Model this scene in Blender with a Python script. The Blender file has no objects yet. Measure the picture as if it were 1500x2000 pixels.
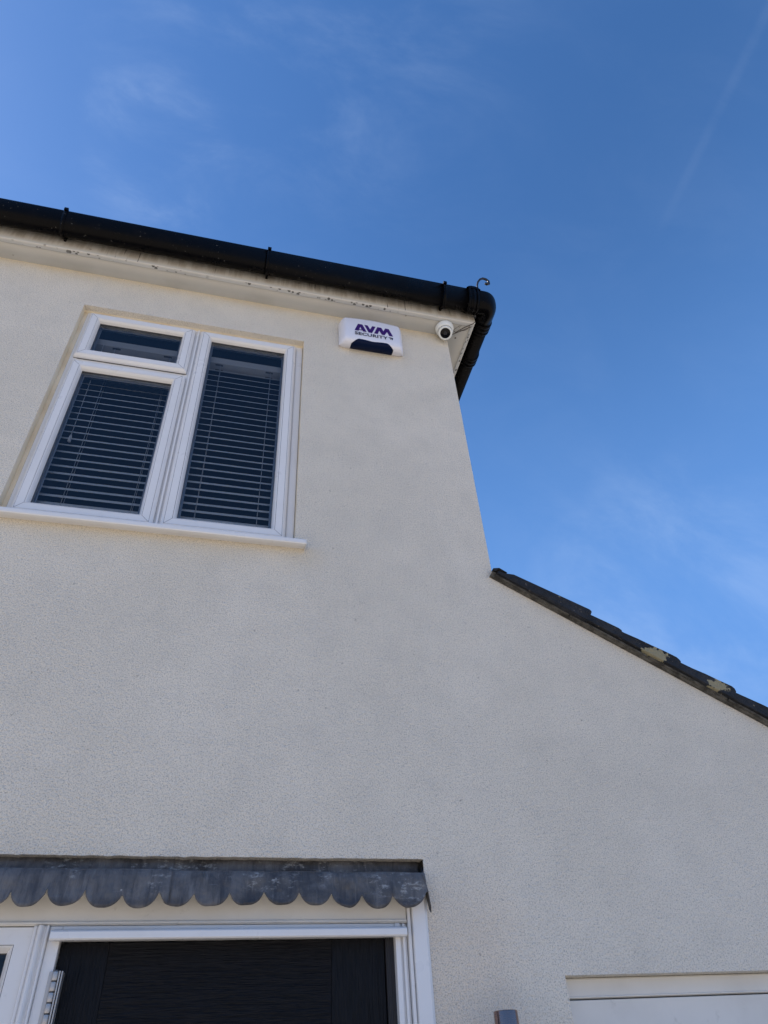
import bpy, bmesh, math, random
from mathutils import Matrix, Vector, noise
random.seed(7)
R = math.radians
scn = bpy.context.scene
COL = scn.collection

# ---------------------------------------------------------------- camera
cam_d = bpy.data.cameras.new('camera'); cam = bpy.data.objects.new('camera', cam_d); COL.objects.link(cam)
cam_d.sensor_fit = 'VERTICAL'; cam_d.sensor_height = 24.0; cam_d.lens = 16.015
cam_d.clip_start = 0.05; cam_d.clip_end = 3000
cam.matrix_world = Matrix(((0.9717, -0.1159, -0.2058, 0.0),
                           (-0.2306, -0.6537, -0.7208, -2.25),
                           (-0.0510, 0.7478, -0.6619, 1.65),
                           (0, 0, 0, 1)))
scn.camera = cam

# ---------------------------------------------------------------- light
SUN_DIR = Vector((-0.72, 0.27, 0.64)).normalized()          # towards the sun: left of and behind the front wall
el = math.asin(SUN_DIR.z); az = math.atan2(SUN_DIR.x, SUN_DIR.y)
world = bpy.data.worlds.new('World'); scn.world = world; world.use_nodes = True
wn, wl = world.node_tree.nodes, world.node_tree.links
wn.clear()
def N(nodes, t, **kw):
    n = nodes.new(t)
    for k, v in kw.items():
        if k.startswith('i_'): n.inputs[k[2:].replace('_', ' ')].default_value = v
        else: setattr(n, k, v)
    return n
wo = N(wn, 'ShaderNodeOutputWorld'); bg = N(wn, 'ShaderNodeBackground'); bg.inputs['Strength'].default_value = 0.080
sky = N(wn, 'ShaderNodeTexSky', sky_type='NISHITA', sun_disc=False)
sky.sun_elevation = el; sky.sun_rotation = az
sky.air_density = 1.35; sky.dust_density = 0.3; sky.ozone_density = 3.0; sky.altitude = 0
tc = N(wn, 'ShaderNodeTexCoord')
def vdot(v):
    n = N(wn, 'ShaderNodeVectorMath', operation='DOT_PRODUCT'); n.inputs[1].default_value = v
    wl.new(tc.outputs['Generated'], n.inputs[0]); return n.outputs['Value']
def ramp(val, a, b, hi=1.0):
    n = N(wn, 'ShaderNodeMapRange', interpolation_type='SMOOTHSTEP'); n.inputs['From Min'].default_value = a
    n.inputs['From Max'].default_value = b; n.inputs['To Max'].default_value = hi
    wl.new(val, n.inputs['Value']); return n.outputs['Result']
def mth(op, a, b=None):
    n = N(wn, 'ShaderNodeMath', operation=op)
    for i, v in enumerate((a, b)):
        if v is None: continue
        if isinstance(v, (int, float)): n.inputs[i].default_value = v
        else: wl.new(v, n.inputs[i])
    return n.outputs[0]
# thin cirrus: warped noise, strongest in three patches of the sky
mp = N(wn, 'ShaderNodeMapping'); mp.inputs['Rotation'].default_value = (0.3, 0.2, 0.6); mp.inputs['Scale'].default_value = (1.0, 1.9, 1.3)
wl.new(tc.outputs['Generated'], mp.inputs['Vector'])
nz = N(wn, 'ShaderNodeTexNoise'); nz.inputs['Scale'].default_value = 4.6; nz.inputs['Detail'].default_value = 9; nz.inputs['Roughness'].default_value = 0.62
nz.inputs['Distortion'].default_value = 0.35
wl.new(mp.outputs['Vector'], nz.inputs['Vector'])
cir = ramp(nz.outputs['Fac'], 0.40, 0.78)
m1 = ramp(vdot((-0.149, 0.386, 0.910)), math.cos(R(7)), 1.0, 0.26)
m2 = ramp(vdot((0.56, 0.66, 0.50)), math.cos(R(15)), 1.0, 0.07)
m3 = ramp(vdot((0.0, 0.20, 0.98)), math.cos(R(17)), 1.0, 0.10)
mask = mth('ADD', mth('MAXIMUM', mth('MAXIMUM', m1, m2), m3), 0.02)
cfac = mth('ADD', mth('MULTIPLY', cir, mask), mth('MULTIPLY', ramp(nz.outputs['Fac'], 0.28, 0.66), mth('ADD', ramp(vdot(Vector((-0.149, 0.386, 0.910)).normalized()), math.cos(R(6)), 1.0, 0.11), ramp(vdot(Vector((0.60, 0.64, 0.50)).normalized()), math.cos(R(13)), 1.0, 0.09))))
# faded contrail: a thin great-circle streak
c1, c2 = Vector((0.4894, 0.1002, 0.8663)), Vector((0.4773, 0.3101, 0.8222))
cn = c1.cross(c2).normalized()
band = mth('SUBTRACT', 1.0, ramp(mth('ABSOLUTE', vdot(cn)), 0.001, 0.009))
along = ramp(vdot(c1), math.cos(R(15)), math.cos(R(2)), 0.020)
trail = mth('MULTIPLY', mth('MULTIPLY', band, along), ramp(nz.outputs['Fac'], 0.3, 0.6))
cfac = mth('ADD', cfac, trail)
mixc = N(wn, 'ShaderNodeMix', data_type='RGBA'); wl.new(cfac, mixc.inputs[0])
hs = N(wn, 'ShaderNodeHueSaturation'); hs.inputs['Hue'].default_value = 0.508; hs.inputs['Saturation'].default_value = 1.26; hs.inputs['Value'].default_value = 1.03
wl.new(sky.outputs[0], hs.inputs['Color']); 
zsep = N(wn, 'ShaderNodeSeparateXYZ'); wl.new(tc.outputs['Generated'], zsep.inputs[0])
low = N(wn, 'ShaderNodeMix', data_type='RGBA'); wl.new(ramp(zsep.outputs[2], 0.93, 0.42, 0.80), low.inputs[0])   # paler, brighter air lower down
wl.new(hs.outputs[0], low.inputs[6]); low.inputs[7].default_value = (0.98, 2.35, 5.5, 1); wl.new(low.outputs[2], mixc.inputs[6]); mixc.inputs[7].default_value = (4.6, 5.6, 7.2, 1)
wl.new(mixc.outputs[2], bg.inputs['Color']); wl.new(bg.outputs[0], wo.inputs[0])

sd = bpy.data.lights.new('sun', 'SUN'); sd.energy = 5.0; sd.angle = R(0.5); sd.color = (1.0, 0.93, 0.82)
sun = bpy.data.objects.new('sun', sd); COL.objects.link(sun); sun.location = (-20, 10, 15)
sun.rotation_euler = SUN_DIR.to_track_quat('Z', 'Y').to_euler()
vs = scn.view_settings; vs.view_transform = 'Standard'; vs.look = 'None'; vs.gamma = 1; vs.use_curve_mapping = False
vs.exposure = 1.0

# ---------------------------------------------------------------- materials
def mat(name, base, rough=0.6, spec=0.5, metal=0.0, build=None):
    m = bpy.data.materials.new(name); m.use_nodes = True
    nt = m.node_tree; b = nt.nodes['Principled BSDF']
    b.inputs['Base Color'].default_value = (*base, 1); b.inputs['Roughness'].default_value = rough
    b.inputs['Specular IOR Level'].default_value = spec; b.inputs['Metallic'].default_value = metal
    if build: build(nt, b)
    return m
class G:                                                     # small node-graph helper
    def __init__(s, nt): s.nt = nt; s.n = nt.nodes; s.l = nt.links; s.co = s.n.new('ShaderNodeNewGeometry').outputs['Position']
    def put(s, sock, v):
        if isinstance(v, bpy.types.NodeSocket): s.l.new(v, sock)
        elif isinstance(v, tuple) and len(v) == 3 and sock.type == 'RGBA': sock.default_value = (*v, 1)
        else: sock.default_value = v
    def map(s, scale, rot=(0, 0, 0), loc=(0, 0, 0)):
        n = s.n.new('ShaderNodeMapping'); s.l.new(s.co, n.inputs['Vector'])
        n.inputs['Scale'].default_value = scale; n.inputs['Rotation'].default_value = rot; n.inputs['Location'].default_value = loc
        return n.outputs[0]
    def noise(s, scale, detail=3, rough=0.5, vec=None, dist=0.0, out='Fac'):
        n = s.n.new('ShaderNodeTexNoise'); s.l.new(vec or s.co, n.inputs['Vector'])
        n.inputs['Scale'].default_value = scale; n.inputs['Detail'].default_value = detail; n.inputs['Roughness'].default_value = rough
        n.inputs['Distortion'].default_value = dist; return n.outputs[out]
    def voro(s, scale, vec=None, feature='F1'):
        n = s.n.new('ShaderNodeTexVoronoi'); n.feature = feature; s.l.new(vec or s.co, n.inputs['Vector']); n.inputs['Scale'].default_value = scale
        return n.outputs['Distance']
    def rng(s, v, a, b, lo=0.0, hi=1.0):
        n = s.n.new('ShaderNodeMapRange'); n.interpolation_type = 'SMOOTHSTEP'
        for k, x in (('Value', v), ('From Min', a), ('From Max', b), ('To Min', lo), ('To Max', hi)): s.put(n.inputs[k], x)
        return n.outputs[0]
    def m(s, op, a, b=0.0):
        n = s.n.new('ShaderNodeMath'); n.operation = op; s.put(n.inputs[0], a); s.put(n.inputs[1], b); return n.outputs[0]
    def mix(s, f, a, b, mode='MIX'):
        n = s.n.new('ShaderNodeMix'); n.data_type = 'RGBA'; n.blend_type = mode
        s.put(n.inputs[0], f); s.put(n.inputs[6], a); s.put(n.inputs[7], b); return n.outputs[2]
    def xyz(s):
        n = s.n.new('ShaderNodeSeparateXYZ'); s.l.new(s.co, n.inputs[0]); return n.outputs
    def bump(s, h, dist, strength=1.0, prev=None):
        n = s.n.new('ShaderNodeBump'); s.l.new(h, n.inputs['Height']); n.inputs['Distance'].default_value = dist; n.inputs['Strength'].default_value = strength
        if prev: s.l.new(prev, n.inputs['Normal'])
        return n.outputs[0]

def b_render(nt, b):
    g = G(nt); X, Y, Z = g.xyz()
    fine = g.noise(165, 3, 0.65); grain = g.noise(85, 2, 0.5); pits = g.voro(150)
    blot = g.noise(1.3, 5, 0.62, dist=0.4); mid = g.noise(7, 5, 0.6)
    c = g.mix(g.rng(blot, 0.35, 0.68), (0.740, 0.672, 0.560), (0.800, 0.728, 0.612))
    c = g.mix(g.rng(mid, 0.40, 0.72, 0, 0.17), c, (0.47, 0.45, 0.41))
    streak = g.noise(2.0, 5, 0.6, vec=g.map((3.2, 1, 0.5)))
    c = g.mix(g.rng(streak, 0.56, 0.78, 0, 0.15), c, (0.46, 0.45, 0.42))
    # yellowed wash where water runs off the eaves, and beside the door trim
    wob = g.m('MULTIPLY', g.noise(6, 4, 0.6), 0.22)
    eav = g.rng(g.m('ADD', Z, g.m('MULTIPLY', wob, 0.5)), 5.20, 5.32, 0, 0.62)
    c = g.mix(eav, c, (0.62, 0.50, 0.31))
    sd1 = g.rng(g.m('ADD', X, wob), 0.98, 1.16, 1.0, 0.0); sd2 = g.rng(X, 0.68, 0.70); sd3 = g.rng(Z, 2.02, 2.30, 1.0, 0.0)
    c = g.mix(g.m('MULTIPLY', g.m('MULTIPLY', g.m('MULTIPLY', sd1, sd2), sd3), 0.22), c, (0.62, 0.44, 0.30))
    sill = g.m('MULTIPLY', g.rng(g.m('SUBTRACT', Z, wob), 3.16, 3.36, 0, 0.35), g.m('MULTIPLY', g.rng(Z, 3.45, 3.47, 1, 0), g.rng(X, 0.30, 0.42, 1, 0)))
    c = g.mix(sill, c, (0.62, 0.53, 0.38))
    ff = g.noise(250, 2, 0.6); c = g.mix(g.rng(fine, 0.48, 0.32, 0, 0.30), c, (0.28, 0.265, 0.235)); c = g.mix(g.rng(ff, 0.49, 0.34, 0, 0.58), c, (0.28, 0.265, 0.235)); c = g.mix(g.rng(ff, 0.54, 0.66, 0, 0.40), c, (0.88, 0.83, 0.75))
    specks = g.m('MULTIPLY', g.rng(g.noise(60, 2), 0.70, 0.74), 0.5)
    c = g.mix(specks, c, (0.22, 0.20, 0.17))
    g.put(b.inputs['Base Color'], c)
    h = g.m('ADD', g.m('MULTIPLY', fine, 0.7), g.m('ADD', g.m('MULTIPLY', grain, 0.9), g.m('MULTIPLY', pits, 0.5)))
    n1 = g.bump(h, 0.0042, 1.0); n2 = g.bump(g.noise(2.2, 3), 0.02, 0.35, n1)
    g.put(b.inputs['Normal'], n2)
M_REND = mat('stucco_render', (0.55, 0.53, 0.47), 0.92, 0.2, build=b_render)

def b_reveal(nt, b):
    g = G(nt); fine = g.noise(160, 3, 0.6); st = g.noise(9, 4, 0.6, vec=g.map((1, 1, 0.5)))
    c = g.mix(g.rng(st, 0.35, 0.7), (0.82, 0.73, 0.57), (0.74, 0.62, 0.44))
    g.put(b.inputs['Base Color'], c); g.put(b.inputs['Normal'], g.bump(fine, 0.004, 0.8))
M_REVEAL = mat('reveal_render', (0.6, 0.53, 0.4), 0.9, 0.2, build=b_reveal)

def b_upvc(nt, b):
    g = G(nt); n = g.noise(5, 4, 0.6); c = g.mix(g.rng(n, 0.4, 0.75, 0, 0.5), (0.78, 0.765, 0.75), (0.72, 0.705, 0.685))
    d = g.noise(38, 4, 0.7); c = g.mix(g.rng(d, 0.62, 0.8, 0, 0.25), c, (0.45, 0.43, 0.38))
    g.put(b.inputs['Base Color'], c); g.put(b.inputs['Roughness'], g.rng(n, 0.3, 0.7, 0.26, 0.42))
    g.put(b.inputs['Normal'], g.bump(g.noise(14, 2), 0.001, 0.3))
M_UPVC = mat('white_upvc', (0.8, 0.8, 0.79), 0.3, 0.5, build=b_upvc)
M_GASK_SHADOW = mat('gasket_and_shadow_line', (0.10, 0.10, 0.105), 0.6)

def b_soffit(nt, b):                                         # fascia and soffit: old white plastic with runs of dirt and drip spots
    g = G(nt); X, Y, Z = g.xyz()
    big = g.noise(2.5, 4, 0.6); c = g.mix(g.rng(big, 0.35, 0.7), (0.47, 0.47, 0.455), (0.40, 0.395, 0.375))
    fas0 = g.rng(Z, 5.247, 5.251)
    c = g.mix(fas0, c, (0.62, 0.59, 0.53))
    run = g.noise(26, 4, 0.65, vec=g.map((1.0, 1.0, 0.10))); fas = g.rng(Z, 5.258, 5.30)
    c = g.mix(g.m('MULTIPLY', g.rng(run, 0.36, 0.62), g.m('MULTIPLY', fas, 0.50)), c, (0.27, 0.21, 0.14))
    thin = g.noise(90, 2, 0.5, vec=g.map((1.0, 1.0, 0.03))); c = g.mix(g.m('MULTIPLY', g.rng(thin, 0.66, 0.72), g.m('MULTIPLY', g.rng(Z, 5.250, 5.256), g.rng(g.noise(4, 2), .5, .6))), c, (0.06, 0.05, 0.04))
    # row of round mildew spots along the bottom edge of the fascia
    lipz = g.m('MULTIPLY', g.rng(Y, -0.1165, -0.1145), g.rng(Y, -0.098, -0.102))
    lipx = g.m('MULTIPLY', g.rng(X, 1.2665, 1.264), g.rng(X, 1.246, 1.250)); under = g.rng(Z, 5.2505, 5.2495)
    gate = g.m('MULTIPLY', g.m('MULTIPLY', under, g.m('MAXIMUM', lipz, lipx)), g.rng(g.noise(2.3, 2), 0.44, 0.52))
    cell = g.voro(38, vec=g.map((1, 1, 0))); c = g.mix(g.m('MULTIPLY', g.rng(cell, 0.40, 0.30), g.m('MULTIPLY', gate, 0.9)), c, (0.05, 0.045, 0.04))
    sp = g.voro(9); c = g.mix(g.rng(sp, 0.075, 0.045, 0, 0.55), c, (0.16, 0.13, 0.10))
    g.put(b.inputs['Base Color'], c)
M_SOFF = mat('weathered_white_plastic', (0.6, 0.57, 0.5), 0.5, 0.4, build=b_soffit)

def b_black(nt, b):
    g = G(nt); n = g.noise(9, 5, 0.65); sp = g.noise(75, 2)
    c = g.mix(g.rng(n, 0.5, 0.8, 0, 0.6), (0.0022, 0.0018, 0.002), (0.007, 0.006, 0.0065))
    c = g.mix(g.m('MULTIPLY', g.rng(sp, 0.69, 0.74), g.rng(g.noise(3.3, 2), 0.5, 0.6)), c, (0.09, 0.085, 0.075))
    g.put(b.inputs['Base Color'], c); g.put(b.inputs['Roughness'], g.rng(n, 0.35, 0.7, 0.25, 0.42))
M_BLACK = mat('black_plastic', (0.01, 0.01, 0.01), 0.35, 0.08, build=b_black)

def b_lead(nt, b):
    g = G(nt); n = g.noise(7, 6, 0.65, dist=0.5); s = g.noise(14, 6, 0.7, vec=g.map((3.0, 1, 0.45)))
    c = g.mix(g.rng(n, 0.32, 0.68), (0.054, 0.052, 0.053), (0.150, 0.146, 0.146))
    c = g.mix(g.rng(s, 0.45, 0.72, 0, 0.75), c, (0.030, 0.030, 0.036))
    X, Y, Z = g.xyz()
    w = g.noise(46, 6, 0.75, vec=g.map((0.8, 1, 1.7))); pat = g.rng(g.noise(5, 2, vec=g.map((1, 1, 1), loc=(3, 0, 1))), 0.44, 0.56)
    vs_ = g.noise(40, 3, 0.6, vec=g.map((1.6, 1, 0.18))); c = g.mix(g.rng(vs_, 0.58, 0.72, 0, 0.30), c, (0.26, 0.255, 0.25))
    c = g.mix(g.m('MULTIPLY', g.rng(w, 0.52, 0.66), g.m('MULTIPLY', pat, 0.85)), c, (0.36, 0.36, 0.35))
    dots = g.voro(19, vec=g.map((1, 1, 1.3))); c = g.mix(g.m('MULTIPLY', g.rng(dots, 0.07, 0.04, 0, 0.7), g.rng(g.noise(6, 2), .50, .56)), c, (0.45, 0.45, 0.44))
    rim = g.rng(g.m('ADD', Z, g.m('MULTIPLY', g.noise(30, 3), 0.02)), 2.150, 2.128, 0, 0.55); c = g.mix(g.m('MULTIPLY', rim, g.rng(g.noise(9, 2), .42, .55)), c, (0.022, 0.021, 0.026))
    sc = g.noise(25, 3, 0.6, vec=g.map((0.5, 1, 9.0))); c = g.mix(g.rng(sc, 0.66, 0.74, 0, 0.35), c, (0.22, 0.23, 0.26))
    g.put(b.inputs['Base Color'], c); g.put(b.inputs['Roughness'], g.rng(n, 0.3, 0.7, 0.42, 0.62))
    g.put(b.inputs['Normal'], g.bump(g.m('ADD', g.noise(22, 4), g.noise(30, 3, vec=g.map((1.6, 1, 0.25)))), 0.012, 0.9))
M_LEAD = mat('lead_sheet', (0.1, 0.11, 0.13), 0.5, 0.4, metal=0.0, build=b_lead)

def b_tile(nt, b):
    g = G(nt); n = g.noise(11, 6, 0.7); 
    c = g.mix(g.rng(n, 0.35, 0.7), (0.012, 0.012, 0.013), (0.030, 0.029, 0.030))
    p = g.noise(5.5, 7, 0.66, vec=g.map((1, 1, 1), loc=(4.6, 0.3, 2.2)), dist=0.9)
    c = g.mix(g.rng(p, 0.655, 0.665), c, (0.36, 0.30, 0.19))
    vd = g.n.new('ShaderNodeVectorMath'); vd.operation = 'DISTANCE'; g.l.new(g.map((1, 0, 1.5)), vd.inputs[0]); vd.inputs[1].default_value = (1.765, 0, 3.045 * 1.5)
    ve = g.n.new('ShaderNodeVectorMath'); ve.operation = 'DISTANCE'; g.l.new(g.map((1, 0, 1.5)), ve.inputs[0]); ve.inputs[1].default_value = (2.035, 0, 2.925 * 1.5)
    wb = g.m('MULTIPLY', g.noise(24, 4, 0.7), 0.17)
    pk = g.m('MAXIMUM', g.rng(g.m('ADD', vd.outputs['Value'], wb), 0.150, 0.144), g.rng(g.m('ADD', ve.outputs['Value'], wb), 0.130, 0.124))
    c = g.mix(pk, c, (0.34, 0.29, 0.17))
    q = g.noise(70, 3); c = g.mix(g.rng(q, 0.70, 0.73, 0, 0.7), c, (0.26, 0.20, 0.15))
    g.put(b.inputs['Base Color'], c); g.put(b.inputs['Normal'], g.bump(g.noise(34, 6, 0.7), 0.016, 1.0))
M_TILE = mat('painted_concrete_tile', (0.02, 0.02, 0.02), 0.62, 0.35, build=b_tile)
def b_mortar(nt, b):
    g = G(nt); n = g.noise(28, 6, 0.7); c = g.mix(g.rng(n, 0.35, 0.65), (0.055, 0.05, 0.042), (0.15, 0.138, 0.116))
    g.put(b.inputs['Base Color'], c); g.put(b.inputs['Normal'], g.bump(g.noise(90, 4), 0.008, 1.0))
M_MORTAR = mat('mortar', (0.2, 0.19, 0.16), 0.95, 0.2, build=b_mortar)

def wood(vertical):
    def f(nt, b):
        g = G(nt)
        sc = (26, 1, 1.6) if vertical else (1.6, 1, 26)
        w = g.noise(3.4, 4, 0.55, vec=g.map(sc), dist=0.9); w2 = g.noise(11, 3, 0.6, vec=g.map(sc), dist=0.3)
        h = g.m('ADD', g.m('MULTIPLY', w, 0.7), g.m('MULTIPLY', w2, 0.5))
        g.put(b.inputs['Base Color'], g.mix(g.rng(w2, 0.35, 0.65), (0.0030, 0.0032, 0.0045), (0.0065, 0.0068, 0.009)))
        g.put(b.inputs['Normal'], g.bump(h, 0.006, 1.0))
    return f
M_DOORH = mat('dark_grain_horizontal', (0.014, 0.015, 0.019), 0.42, 0.16, build=wood(False))
M_DOORV = mat('dark_grain_vertical', (0.014, 0.015, 0.019), 0.42, 0.16, build=wood(True))
M_DTRIM = mat('dark_door_edge', (0.026, 0.024, 0.026), 0.45, 0.3)
def b_brush(nt, b):
    g = G(nt); n = g.noise(60, 3, 0.6, vec=g.map((1, 1, 12)))
    g.put(b.inputs['Roughness'], g.rng(n, 0.3, 0.7, 0.14, 0.30)); g.put(b.inputs['Normal'], g.bump(n, 0.0006, 0.5))
M_STEEL = mat('brushed_steel', (0.32, 0.215, 0.185), 0.22, 0.5, 1.0, b_brush)
M_HINGE = mat('satin_hinge_metal', (0.50, 0.47, 0.44), 0.5, 0.5, 0.8)

def b_paintwood(nt, b):
    g = G(nt); n = g.noise(4, 5, 0.6); c = g.mix(g.rng(n, 0.35, 0.7), (0.73, 0.705, 0.655), (0.66, 0.635, 0.585))
    d = g.noise(20, 5, 0.7); c = g.mix(g.rng(d, 0.60, 0.74, 0, 0.35), c, (0.36, 0.34, 0.30))
    g.put(b.inputs['Base Color'], c); g.put(b.inputs['Normal'], g.bump(g.noise(9, 4), 0.004, 0.5))
M_CREAM = mat('cream_painted_board', (0.62, 0.6, 0.55), 0.55, 0.35, build=b_paintwood)
M_ALARM = mat('white_alarm_plastic', (0.76, 0.76, 0.82), 0.22, 0.5)
M_LENSB = mat('navy_strobe_plastic', (0.003, 0.009, 0.036), 0.3, 0.08)
M_PURP = mat('purple_print', (0.040, 0.006, 0.125), 0.4, 0.3); M_NAVY = mat('black_print', (0.018, 0.018, 0.035), 0.35)
M_CAMW = mat('white_camera_plastic', (0.76, 0.77, 0.74), 0.28, 0.5)
M_CAMG = mat('dark_lens_ring', (0.015, 0.016, 0.02), 0.35, 0.4)
M_CAML = mat('camera_glass', (0.002, 0.002, 0.003), 0.12, 0.2)
M_SLAT = mat('blind_slat_paint', (0.86, 0.87, 0.87), 0.45, 0.4)
M_CORD = mat('blind_cord', (0.5, 0.52, 0.55), 0.8)
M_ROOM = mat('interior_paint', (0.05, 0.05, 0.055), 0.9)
M_HEAD = mat('headrail_paint', (0.42, 0.43, 0.44), 0.5)
M_SPACER = mat('glazing_spacer', (0.42, 0.43, 0.45), 0.4, 0.5, 0.6)
M_CABLE = mat('dark_cable', (0.05, 0.035, 0.025), 0.7)
def b_slate(nt, b):
    g = G(nt); g.put(b.inputs['Base Color'], g.mix(g.noise(5, 5), (0.05, 0.045, 0.045), (0.09, 0.075, 0.065)))
M_ROOF = mat('roof_tile', (0.07, 0.06, 0.055), 0.85, 0.3, build=b_slate)
def b_drive(nt, b):
    g = G(nt); n = g.noise(0.8, 5, 0.6); f = g.noise(120, 3)
    c = g.mix(n, (0.43, 0.385, 0.325), (0.53, 0.475, 0.405)); c = g.mix(g.rng(f, 0.4, 0.6, 0, 0.3), c, (0.30, 0.25, 0.17))
    g.put(b.inputs['Base Color'], c); g.put(b.inputs['Normal'], g.bump(f, 0.004, 0.6))
M_DRIVE = mat('pale_concrete', (0.36, 0.33, 0.29), 0.9, 0.3, build=b_drive)

def glass_mat():
    m = bpy.data.materials.new('window_glass'); m.use_nodes = True; nt = m.node_tree; nt.nodes.clear()
    o = nt.nodes.new('ShaderNodeOutputMaterial'); mx = nt.nodes.new('ShaderNodeMixShader')
    t = nt.nodes.new('ShaderNodeBsdfTransparent'); t.inputs[0].default_value = (0.76, 0.77, 0.78, 1)
    gl = nt.nodes.new('ShaderNodeBsdfGlossy'); gl.inputs['Roughness'].default_value = 0.02; gl.inputs['Color'].default_value = (0.85, 0.86, 0.88, 1)
    fr = nt.nodes.new('ShaderNodeFresnel'); fr.inputs['IOR'].default_value = 1.5
    mu = nt.nodes.new('ShaderNodeMath'); mu.operation = 'MULTIPLY'; mu.inputs[1].default_value = 1.0; mu.use_clamp = True
    g = G(nt); bp = g.bump(g.noise(3.5, 2), 0.004, 0.5)
    nt.links.new(bp, gl.inputs['Normal'])
    nt.links.new(fr.outputs[0], mu.inputs[0]); nt.links.new(mu.outputs[0], mx.inputs[0])
    nt.links.new(t.outputs[0], mx.inputs[1]); nt.links.new(gl.outputs[0], mx.inputs[2]); nt.links.new(mx.outputs[0], o.inputs[0])
    return m
M_GLASS = glass_mat()

# ---------------------------------------------------------------- mesh helpers
class MB:
    def __init__(s): s.v = []; s.f = []; s.mi = []; s.smooth = []
    def add(s, vs, fs, mi=0, sm=False):
        o = len(s.v); s.v += [tuple(v) for v in vs]
        for f in fs: s.f.append([o + i for i in f]); s.mi.append(mi); s.smooth.append(sm)
        return s
    def box(s, x0, x1, y0, y1, z0, z1, mi=0):
        return s.add([(x0, y0, z0), (x1, y0, z0), (x1, y1, z0), (x0, y1, z0), (x0, y0, z1), (x1, y0, z1), (x1, y1, z1), (x0, y1, z1)],
                     [(0, 3, 2, 1), (4, 5, 6, 7), (0, 1, 5, 4), (1, 2, 6, 5), (2, 3, 7, 6), (3, 0, 4, 7)], mi)
    def rings(s, rs, closed=True, caps=True, mi=0, sm=True):
        n = len(rs[0]); fs = []
        for k in range(len(rs) - 1):
            for i in range(n if closed else n - 1):
                j = (i + 1) % n; fs.append((k * n + i, k * n + j, (k + 1) * n + j, (k + 1) * n + i))
        s.add([p for r in rs for p in r], fs, mi, sm)
        if caps and closed:
            o = len(s.v) - n * len(rs)
            s.f.append([o + i for i in range(n)][::-1]); s.mi.append(mi); s.smooth.append(False)
            o = len(s.v) - n; s.f.append([o + i for i in range(n)]); s.mi.append(mi); s.smooth.append(False)
        return s
    def tube(s, pts, r, n=10, mi=0, flat=None):
        pts = [Vector(p) for p in pts]; rs = []
        up = Vector((0, 1, 0.01))
        for i, p in enumerate(pts):
            d = (pts[min(i + 1, len(pts) - 1)] - pts[max(i - 1, 0)]).normalized()
            a = d.cross(up)
            if a.length < 0.05: a = d.cross(Vector((1, 0, 0)))
            a.normalize(); b = d.cross(a).normalized()
            rr = r[i] if isinstance(r, (list, tuple)) else r
            rb = rr * (flat or 1)
            rs.append([p + a * rr * math.cos(2 * math.pi * k / n) + b * rb * math.sin(2 * math.pi * k / n) for k in range(n)])
        return s.rings(rs, mi=mi)
    def build(s, name, mats, parent=None, bevel=0.0, segs=2, solid=0.0, weld=True, recalc=True):
        me = bpy.data.meshes.new(name); me.from_pydata(s.v, [], s.f)
        for p, mi, sm in zip(me.polygons, s.mi, s.smooth): p.material_index = mi; p.use_smooth = sm
        bm = bmesh.new(); bm.from_mesh(me)
        if weld: bmesh.ops.remove_doubles(bm, verts=bm.verts, dist=1e-5)
        if recalc: bmesh.ops.recalc_face_normals(bm, faces=bm.faces)
        bm.to_mesh(me); bm.free()
        for m in (mats if isinstance(mats, (list, tuple)) else [mats]): me.materials.append(m)
        o = bpy.data.objects.new(name, me); COL.objects.link(o)
        if parent:
            o.parent = parent
            o.matrix_parent_inverse = Matrix.Translation(-world_loc(parent))
        if solid:
            m = o.modifiers.new('thick', 'SOLIDIFY'); m.thickness = solid; m.offset = 0
        if bevel:
            m = o.modifiers.new('soft', 'BEVEL'); m.width = bevel; m.segments = segs; m.limit_method = 'ANGLE'; m.angle_limit = R(35)
        return o
def world_loc(o):
    v = Vector(o.location)
    return v if o.parent is None else (Vector((0, 0, 0)) if o.type == 'MESH' else v)
def tag(o, label=None, cat=None, group=None, kind=None):
    for k, v in (('label', label), ('category', cat), ('group', group), ('kind', kind)):
        if v: o[k] = v
    return o
def thing(name, label, cat, loc, group=None):
    o = bpy.data.objects.new(name, None); COL.objects.link(o); o.location = loc; o.empty_display_size = 0.1
    return tag(o, label, cat, group)
def frame_ring(mb, x0, x1, z0, z1, profile, mats=None, sm=False):
    """mitred rectangular frame; profile = [(inset, y), ...] from outer edge to inner edge"""
    rs = []
    for d, y in profile: rs.append([(x0 + d, y, z0 + d), (x1 - d, y, z0 + d), (x1 - d, y, z1 - d), (x0 + d, y, z1 - d)])
    for k in range(len(rs) - 1):
        mb.add(rs[k] + rs[k + 1], [(i, (i + 1) % 4, 4 + (i + 1) % 4, 4 + i) for i in range(4)], (mats[k] if mats else 0), sm)

# ================================================================ the setting
gmb = MB(); gmb.add([(-800, -800, 0), (800, -800, 0), (800, 800, 0), (-800, 800, 0)], [(0, 1, 2, 3)])
ground = gmb.build('ground', M_DRIVE); tag(ground, kind='structure')

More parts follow.
